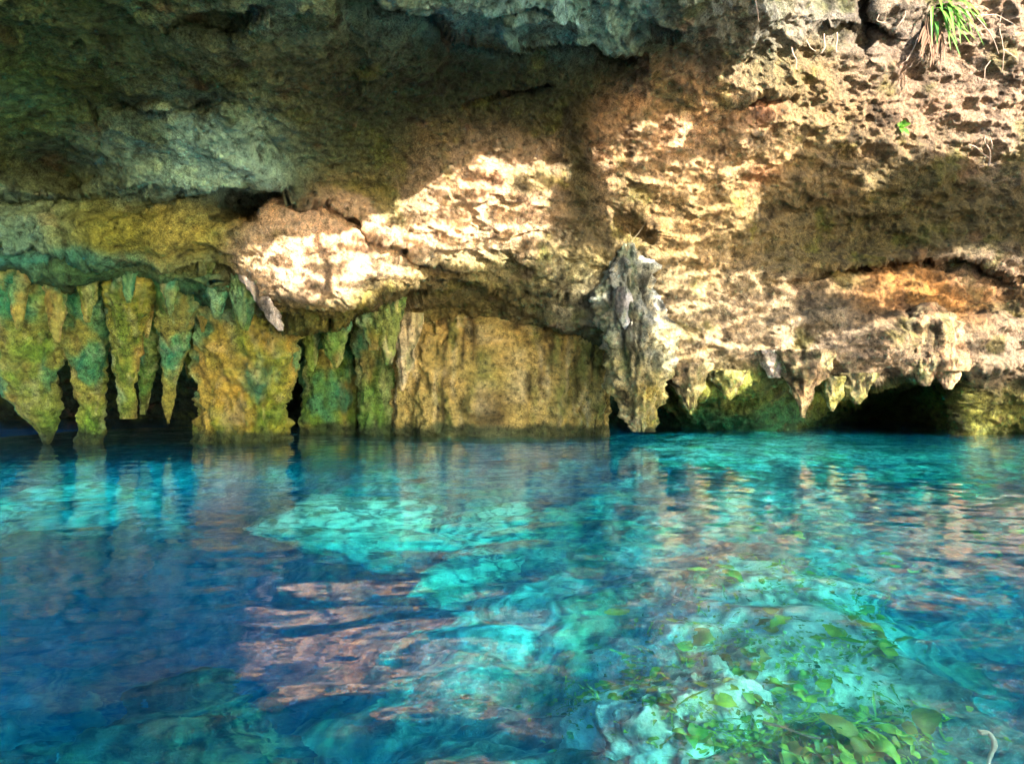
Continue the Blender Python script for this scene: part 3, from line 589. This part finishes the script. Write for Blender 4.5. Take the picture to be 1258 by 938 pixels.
twig('hanging_root', 'long pale root with side strands running down the mottled rock', [[(976,52),(974,66),(977,76),(976,88)], [(992,48),(995,58),(1000,66)]], .010, M_root, 'root', off=.05)
twig('hanging_root', 'curved pinkish roots looping beside the fern', [[(1092,-5),(1084,14),(1076,26),(1080,36)], [(1118,2),(1112,20),(1102,32),(1098,38)], [(1132,40),(1122,60),(1114,74),(1105,80)], [(1140,30),(1138,58),(1130,72)]], .010, M_root, 'root', off=.06)
twig('hanging_root', 'tangled bleached roots on the brightest sunlit rock', [[(1185,-5),(1200,20),(1216,44),(1222,70)], [(1240,5),(1228,30),(1232,60),(1224,92)], [(1200,20),(1222,18),(1246,28)], [(1222,70),(1210,84),(1206,100)], [(1232,60),(1250,72)]], .010, M_root, 'root', off=.05)

# ------------------------------------------------------------------ leaves and sticks under the water
_b = bp.reshape(len(gy), len(gx), 3)[::2, ::2]
_vv = [Vector(v) for v in _b.reshape(-1, 3)]; _ff = [tuple(f) for f in grid_faces(_b.shape[0], _b.shape[1]).tolist()]
for o in boulders:
    n0 = len(_vv); _vv += [o.location+v.co for v in o.data.vertices]; _ff += [tuple(n0+i for i in p.vertices) for p in o.data.polygons]
BED_BVH = BVHTree.FromPolygons(_vv, _ff)
def on_bed(px, py, lift=.03):
    dep = .8
    for _ in range(6):
        q = under(px, py, dep)
        h = BED_BVH.ray_cast(Vector((q[0], q[1], 0)), Vector((0, 0, -1)))
        if h[0] is None: break
        dep = .5*dep+.5*(-h[0].z-lift)
    return under(px, py, max(dep, .12))
LEAVES = [(leaf_material('yellow-green leaf', (.16, .22, .015), (.50, .46, .04), .3), 'yellow-green leaf resting on the pale rocks under the shallow water', 'yellow-green leaves under the water'),
          (leaf_material('green leaf', (.04, .18, .012), (.18, .36, .03), .3), 'deep green leaf among the yellow-green ones under the shallow water', 'deep green leaves under the water'),
          (leaf_material('browning leaf', (.26, .13, .02), (.45, .32, .05), .3), 'browning ochre leaf on the bottom of the shallow water', 'browning leaves under the water')]
def sunken_leaf(px, py, size, ang, kind, lift=.03, tilt=.6, label=None):
    c = on_bed(px, py, lift)
    m, lab, grp = LEAVES[kind]
    d = np.array([math.cos(ang), math.sin(ang), rng.uniform(-tilt, tilt)*.6])
    v, f = blade(-d*size*.5, d*size*.5, size*rng.uniform(.20, .36), rng.uniform(-.02, .04), up=(rng.uniform(-tilt, tilt), rng.uniform(-tilt, tilt)-.2, 1), shape=.75, fold=rng.uniform(.05, .5))
    o = mesh_obj('sunken_leaf', v, f, m); o.location = c
    tag(o, label or lab, 'leaf', None if label else grp)
for cx_, cy_, n_, sz in [(786,828,5,.12),(812,862,5,.12),(850,905,5,.11),(890,838,4,.12),(925,815,4,.12),(912,868,3,.12),(965,842,4,.12),(1000,850,3,.11),(1062,752,4,.16),(1030,778,3,.15),(1092,790,4,.15),(950,765,3,.15),(1075,915,6,.10),(1110,900,5,.10),
                     (1040,925,5,.09),(880,915,4,.10),(990,925,4,.09),(850,775,3,.15),(745,845,3,.13),(1010,690,3,.16),(960,640,3,.2),(1090,690,2,.18),(1240,660,3,.2),(1225,680,2,.2),(900,700,3,.2)]:
    a0 = rng.uniform(0, 6.28)
    n_ = int(n_*1.5)
    for j in range(n_):
        a = a0+j*2*np.pi/n_+rng.uniform(-.4, .4); r_ = sz*170*rng.uniform(.3, 1.5)
        sunken_leaf(cx_+r_*math.cos(a), cy_-r_*.5*math.sin(a), sz*rng.uniform(.40, .85), a+rng.uniform(-.5, .5), int(rng.choice([0, 0, 0, 1, 2] if cy_ > 740 else [0, 1, 1, 1])), lift=rng.uniform(.01, .05))
def weeds():
    V_, F_, n0 = [], [], 0
    for cx_, cy_, rx, ry, n_ in ((950,900,110,40,800),(1090,900,70,40,450),(800,840,60,40,260),(1010,800,90,40,320),(880,790,90,40,260),(960,640,70,24,120),(1060,740,60,40,200),(1000,700,90,40,260),(900,720,90,40,160),(700,860,40,40,120),(1230,690,30,40,100)):
        for _ in range(n_):
            x, y = rng.normal(cx_, rx*.55), rng.normal(cy_, ry*.6)
            if y < 600 or y > 965: continue
            c = on_bed(x, y, rng.uniform(-.005, .025)); sz = rng.uniform(.012, .034); a = rng.uniform(0, 6.28)
            d = np.array([math.cos(a), math.sin(a), rng.uniform(-.3, .8)])
            v, f = blade(c-d*sz*.5, c+d*sz*.5, sz*(rng.uniform(.12, .34) if rng.random() < .75 else .05), .003, up=(.1, -.3, 1), n=6, shape=.8)
            if rng.random() < .07:
                v, f = blade(c, c+np.array([d[0], d[1], abs(d[2])+.2])*rng.uniform(.05, .12), .0028, .01, up=(.1, -.3, 1), n=6)
            V_.append(v); F_.append(f+n0); n0 += len(v)
    o = mesh_obj('underwater_weeds', np.concatenate(V_), np.concatenate(F_), leaf_material('water weed', (.05, .12, .012), (.34, .40, .04), .3))
    o['kind'] = 'stuff'; o['label'] = 'low carpet of small yellow-green weeds on the rocks under the water'
weeds()
sunken_leaf(1030, 890, .14, 2.0, 2, .10, label='large yellow leaf blotched with brown near the bottom of the photo')
sunken_leaf(1142, 882, .15, 1.2, 2, .12, label='curled orange-edged leaf standing beside the deep blue channel')
sunken_leaf(757, 750, .12, 2.6, 2, .30, label='lone pale sliver of leaf drifting over the turquoise shallows')
def sunken_stick(label, pts, dep, r, mat):
    p = np.array([under(x, y, dep) for x, y in pts]); o0 = p[0].copy()
    o = empty('sunken_stick', o0, label, 'stick')
    v, f = tube(smooth_path(p-o0, 24, .01, len(pts)), r, r*.6); mesh_obj('branch', v, f, mat, parent=o)
sunken_stick('white hooked stick in the deep blue corner of the pool', [(1202,898),(1212,897),(1219,908),(1215,925),(1214,945)], .30, .008, M_twig)
sunken_stick('thin pale stick lying across the green shallows', [(828,731),(840,735),(852,741)], .35, .007, M_twig)
sunken_stick('slender brown stick among the sunken leaves', [(935,884),(965,893),(990,905),(1010,908)], .30, .006, M_dead)
# ------------------------------------------------------------------ water
def wave(x, y):
    r = np.random.default_rng(11); h = 0*x
    p = np.stack([x, y, 0*x], -1).reshape(-1, 3)
    fall = sstep(11, 2, y).ravel()
    h = .005*noise(p*.8) + .0080*(.3+.7*fall)*noise(p*np.array([2.2, 3.0, 1])+5) + .0080*(.15+.85*fall)*noise(p*np.array([4.6, 6.0, 1])+9) + .0012*(.3+.7*fall)*noise(p*np.array([9, 13, 1])+2)
    return h.reshape(x.shape)
wx_ = np.concatenate([np.arange(-14, -7, .2), np.arange(-7, 7.5, .035), np.arange(7.5, 14.1, .2)])
wy_ = np.concatenate([np.arange(-5, .6, .15), np.arange(.6, 11.5, .035), np.arange(11.5, 20, .2)])
WX, WY = np.meshgrid(wx_, wy_)
WZ = wave(WX, WY)
ny, nx = WX.shape
top = np.stack([WX, WY, WZ], -1).reshape(-1, 3)
low = top.copy(); low[:, 2] = -9
# closed body of water: rippled top, straight sides, flat underside far below the floor
idx = np.arange(ny*nx).reshape(ny, nx)
loop = np.concatenate([idx[0, :], idx[1:, -1], idx[-1, -2::-1], idx[-2:0:-1, 0]])
nl = len(loop); base = ny*nx
skirt = low[loop]; ctr = np.array([[0, 7, -9.0]])
a = np.arange(nl); b_ = (a+1) % nl
side = np.stack([loop[a], base+a, base+b_, loop[b_]], -1)
verts = np.concatenate([top, skirt, skirt*.5+ctr*.5, skirt*.01+ctr*.99])
bot = np.concatenate([np.stack([base+a, base+nl+a, base+nl+b_, base+b_], -1), np.stack([base+nl+a, base+2*nl+a, base+2*nl+b_, base+nl+b_], -1)])
water = mesh_obj('water', verts, np.concatenate([grid_faces(ny, nx), side, bot]), M_water); water['kind'] = 'structure'
water['label'] = 'clear turquoise and deep blue pool water with small ripples'


# ------------------------------------------------------------------ added, unseen leaf screen behind the viewer, its gaps cut to shape the sun patches
LIT = [ # photo polygons that the sun reaches through gaps in the leaf screen, and how open the gap is
 (1.0,[(300,262),(335,226),(405,236),(470,276),(535,325),(512,356),(445,382),(400,400),(322,376),(292,326)]),
 (.95,[(400,244),(428,184),(486,192),(508,226),(524,215),(518,178),(555,148),(604,134),(694,148),(704,222),(668,262),(716,290),(645,328),(560,334),(480,290)]),
 (.80,[(706,150),(722,118),(770,114),(800,82),(892,78),(905,110),(868,150),(832,175),(800,200),(740,205)]),
 (.95,[(750,215),(830,195),(910,180),(945,200),(930,260),(900,290),(890,340),(820,335),(760,305),(735,260)]),
 (.75,[(930,95),(975,58),(1035,55),(1030,100),(990,200),(930,215),(900,170),(925,130)]),
 (.78,[(800,330),(880,330),(970,335),(985,400),(975,470),(960,520),(820,512),(800,430)]),
 (.85,[(1062,105),(1120,80),(1190,100),(1200,150),(1120,190),(1075,245),(1045,230),(1062,170)]),
 (1.4,[(1150,-30),(1300,-30),(1300,160),(1225,145),(1195,110),(1170,60)]),
 (.6,[(975,15),(1050,-20),(1075,50),(1000,55)]),
 (.6,[(985,345),(1080,328),(1180,330),(1230,345),(1215,388),(1120,392),(1050,368)]),
 (.72,[(995,400),(1110,396),(1110,475),(1060,520),(965,525),(975,440)]),
 (1.3,[(1108,388),(1300,380),(1300,475),(1190,450),(1180,482),(1110,470)]),
 (.8,[(1215,320),(1300,290),(1300,390),(1225,390)]), (1.0,[(1140,308),(1235,303),(1235,330),(1150,330)]),
 (.3,[(650,300),(760,300),(740,400),(650,380)]),
 (.4,[(1120,490),(1300,470),(1300,535),(1150,535)]),
]
SHADE = [(.9,[(1035,85),(1062,100),(1020,210),(985,300),(930,310),(950,240),(1000,150)]), (.85,[(990,225),(1070,258),(1258,190),(1258,300),(1100,312),(980,312)])]
POOL = []
def inside(poly, x, y):
    p = np.array(poly, float); c = np.zeros(len(x), bool); j = len(p)-1
    for i in range(len(p)):
        xi, yi, xj, yj = *p[i], *p[j]
        c ^= ((yi > y) != (yj > y)) & (x < (xj-xi)*(y-yi)/(yj-yi+1e-9)+xi); j = i
    return c

def openness(x, y, polys, cut=()):
    q = np.stack([x/38, y/38, 0*x], -1)
    wx, wy = x+17*fbm(q*.9, 5, .65), y+15*fbm(q*.9+11, 5, .65)
    L = np.zeros(len(x))
    for v, p in polys: L = np.where(inside(p, wx, wy), np.maximum(L, v), L)
    for v, p in cut: L = np.where(inside(p, wx, wy), L*(1-v), L)
    return L

def build_leaf_screen():
    st = 3
    n_y, n_x = px.shape
    g = pw.reshape(n_y, n_x, 3)[::st, ::st]
    vv = g.reshape(-1, 3); ff = grid_faces(g.shape[0], g.shape[1])
    VV = [Vector(v) for v in vv]; FF = [tuple(f) for f in ff.tolist()]
    for o in C.objects:
        if o.type == 'MESH' and o.name.split('.')[0] in ('stalactite', 'rock_pillar', 'flowstone', 'hanging_rock', 'calcite_drape', 'flowstone_drape', 'lobe'):
            n0 = len(VV); VV += [v.co.copy() for v in o.data.vertices]; FF += [tuple(n0+i for i in p.vertices) for p in o.data.polygons]
    bvh = BVHTree.FromPolygons(VV, FF)
    e1 = np.cross(SUN, [0, 0, 1]); e1 /= np.linalg.norm(e1); e2 = np.cross(e1, SUN)     # axes across the sunbeam
    sp = .031
    o = np.array([2.0, -1.2, 2.5])
    A, B = np.meshgrid(np.arange(-9, 15, sp), np.arange(-3.0, 6.5, sp))
    A = A.ravel(); B = B.ravel()
    A = A + rng.uniform(-.5, .5, len(A))*sp; B = B+rng.uniform(-.5, .5, len(B))*sp
    pts = o + A[:, None]*(-e1) + B[:, None]*e2
    # slide every point along the beam on to a loose screen a little behind the viewer
    tgtY = -1.3 - .25*pts[:, 0].clip(-4, 9)*.3 + .5*noise(pts*.6)
    t = (tgtY-pts[:, 1])/SUN[1]; pts = pts + t[:, None]*SUN
    ok = (pts[:, 2] > .15) & (pts[:, 2] < 9.0); pts = pts[ok]
    keep = np.zeros(len(pts), bool); size = np.full(len(pts), .05)
    tw = pts[:, 2]/SUN[2]; ent = pts - SUN*tw[:, None]                # where the ray meets the water
    hx = np.full(len(pts), 1e9); hy = hx.copy(); isw = np.zeros(len(pts), bool)
    d = Vector(-SUN)
    for i in range(len(pts)):
        h = bvh.ray_cast(Vector(pts[i]), d)
        if h[0] is not None and h[3] < tw[i]:
            hx[i] = CX+h[0].x/h[0].y*F; hy[i] = CY-(h[0].z-CH)/h[0].y*F
        elif ent[i, 1] > .4:
            isw[i] = True
    # refract and find the bed, then where that spot shows in the picture
    ei = ent[isw]; hor = -SUN[:2]/np.linalg.norm(SUN[:2]); si = math.cos(SUN_EL)/1.33; ta = si/math.sqrt(1-si*si)
    dep = np.full(len(ei), 1.5)
    for _ in range(6):
        q = ei[:, :2]+hor*ta*dep[:, None]; dep = .5*dep+.5*np.clip(-bedf(q[:, 0], q[:, 1]), .7, 5)
    q = ei[:, :2]+hor*ta*dep[:, None]; wxp, wyp = seen_at(np.c_[q, -dep])
    vis = (hx > -80) & (hx < 1340) & (hy > -60) & (hy < 600)
    Lw = openness(np.where(vis, hx, 0), np.where(vis, hy, 0), LIT, SHADE)
    cq = np.stack([(hx+.25*hy)/62, (hy-.14*hx)/24, 0*hx], -1); cq[~vis] = 0
    cq = cq + 1.1*np.stack([noise(cq*.7), noise(cq*.7+5), 0*hx], -1); cq[:, 2] = .5
    f1, f2 = worley(cq)
    gap = (f2-f1) < .015+.17*Lw + .09*noise(np.stack([cq[:, 0]*.3, cq[:, 1]*.3, 0*hx+3], -1)) + .5*np.clip(Lw-.85, 0, 1)
    keep[vis] = ~((Lw > .16) & gap)[vis]
    keep[~vis & ~isw] = rng.random((~vis & ~isw).sum()) < .25
    seen = (wxp > -60) & (wxp < 1320) & (wyp < 1000)
    Lp = wxp
    kw = rng.random(len(Lp)) < np.where(seen & (wxp < 500) & (wyp < 576-.02*wxp), .98, np.where(seen & (wxp < 330) & (wyp > 645), .30, .03))
    keep[isw] = kw
    deep = (vis & (Lw < .16))[keep]
    pts = pts[keep]
    print('leaves', len(pts))
    n = len(pts)
    # each leaf: a pointed six-sided blade facing roughly across the beam
    ang = rng.uniform(0, 2*np.pi, n); ln = rng.uniform(.026, .034, n)*np.where(deep, 1.5, 1); wd = ln*rng.uniform(.62, .8, n)
    u = np.cos(ang)[:, None]*e1+np.sin(ang)[:, None]*e2; v = -np.sin(ang)[:, None]*e1+np.cos(ang)[:, None]*e2
    u = u + SUN*rng.uniform(-.35, .35, n)[:, None]; v = v + SUN*rng.uniform(-.35, .35, n)[:, None]
    shp = [(-1, 0), (-.35, .8), (.4, .75), (1.1, 0), (.4, -.75), (-.35, -.8)]
    V = np.stack([pts + a*ln[:, None]*u + b*wd[:, None]*v for a, b in shp], 1)
    spots = [(-4.5, 0), (-1.0, 1), (2.6, 2), (5.6, 3), (9.0, 4)]
    near = np.argmin(np.abs(pts[:, 0][:, None]-np.array([s[0] for s in spots])), 1)
    words_ = ['leaning', 'slim', 'tall', 'broad', 'dense']
    for x0, k in spots:
        sel = near == k
        if sel.sum() < 50: continue
        t = empty('sun_screen', (x0, -2.4, -1.0), f'{words_[k]} leaf screen added behind the viewer to break up the sun', 'sun_screen', 'added leaf screens behind the viewer')
        W = V[sel].reshape(-1, 3) - np.array([x0, -2.4, -1.0])
        k6 = np.arange(sel.sum())[:, None]*6
        quads = np.concatenate([k6+np.array([0, 1, 2, 5]), k6+np.array([2, 3, 4, 5])])
        mesh_obj('screen_leaves', W, quads, M_leafshade, parent=t, smooth=False)
        th = np.linspace(0, 2*np.pi, 14, endpoint=False); hz = np.linspace(0, 8.5, 40)
        r = .16*(1-hz/10)[:, None]; wob = .25*np.sin(hz*.8+k)[:, None]
        tr = np.stack([wob+r*np.cos(th), .1*np.cos(hz*1.1+k)[:, None]+r*np.sin(th), hz[:, None]+0*th], -1).reshape(-1, 3)
        mesh_obj('screen_post', tr, grid_faces(40, 14, wrap=True), M_post, parent=t)
M_leafshade = leaf_material('tree leaf', (.05, .10, .025), (.09, .15, .04), .3)
M_post = plain_material('post_bark', (.16, .12, .08), .9)
GOBO = True
if GOBO: build_leaf_screen()

# ------------------------------------------------------------------ light
w = bpy.data.worlds.new('World'); bpy.context.scene.world = w; w.use_nodes = True
nt = w.node_tree; nt.nodes.clear()
sky = nt.nodes.new('ShaderNodeTexSky'); sky.sky_type = 'NISHITA'; sky.sun_disc = False
sky.sun_elevation = SUN_EL; sky.sun_rotation = math.pi - SUN_AZ
bg = nt.nodes.new('ShaderNodeBackground'); bg.inputs[1].default_value = .09
wo2 = nt.nodes.new('ShaderNodeOutputWorld'); nt.links.new(sky.outputs[0], bg.inputs[0]); nt.links.new(bg.outputs[0], wo2.inputs[0])
sl = bpy.data.lights.new('sun', 'SUN'); sl.energy = 5; sl.angle = R(.2); sl.color = (1, .85, .68)
so = bpy.data.objects.new('sun', sl); C.objects.link(so)
so.rotation_euler = Vector(SUN).to_track_quat('Z', 'Y').to_euler()
so.location = Vector(SUN)*40

cam = bpy.data.cameras.new('camera'); co = bpy.data.objects.new('camera', cam); C.objects.link(co)
co.location = (0, 0, CH); co.rotation_euler = (R(90), 0, 0)
cam.sensor_width = 36; cam.lens = F/1258*36; cam.clip_start = .05; cam.clip_end = 500
sc = bpy.context.scene; sc.camera = co
sc.view_settings.view_transform = 'Standard'; sc.view_settings.look = 'None'; sc.view_settings.gamma = 1
sc.view_settings.exposure = 3.1
cy = sc.cycles
cy.use_denoising = True
try: cy.denoiser = 'OPENIMAGEDENOISE'
except Exception: pass
cy.caustics_reflective = True; cy.caustics_refractive = True
cy.blur_glossy = 1.0
cy.max_bounces = 10; cy.diffuse_bounces = 4; cy.glossy_bounces = 4; cy.transmission_bounces = 8; cy.volume_bounces = 1
cy.sample_clamp_indirect = 0
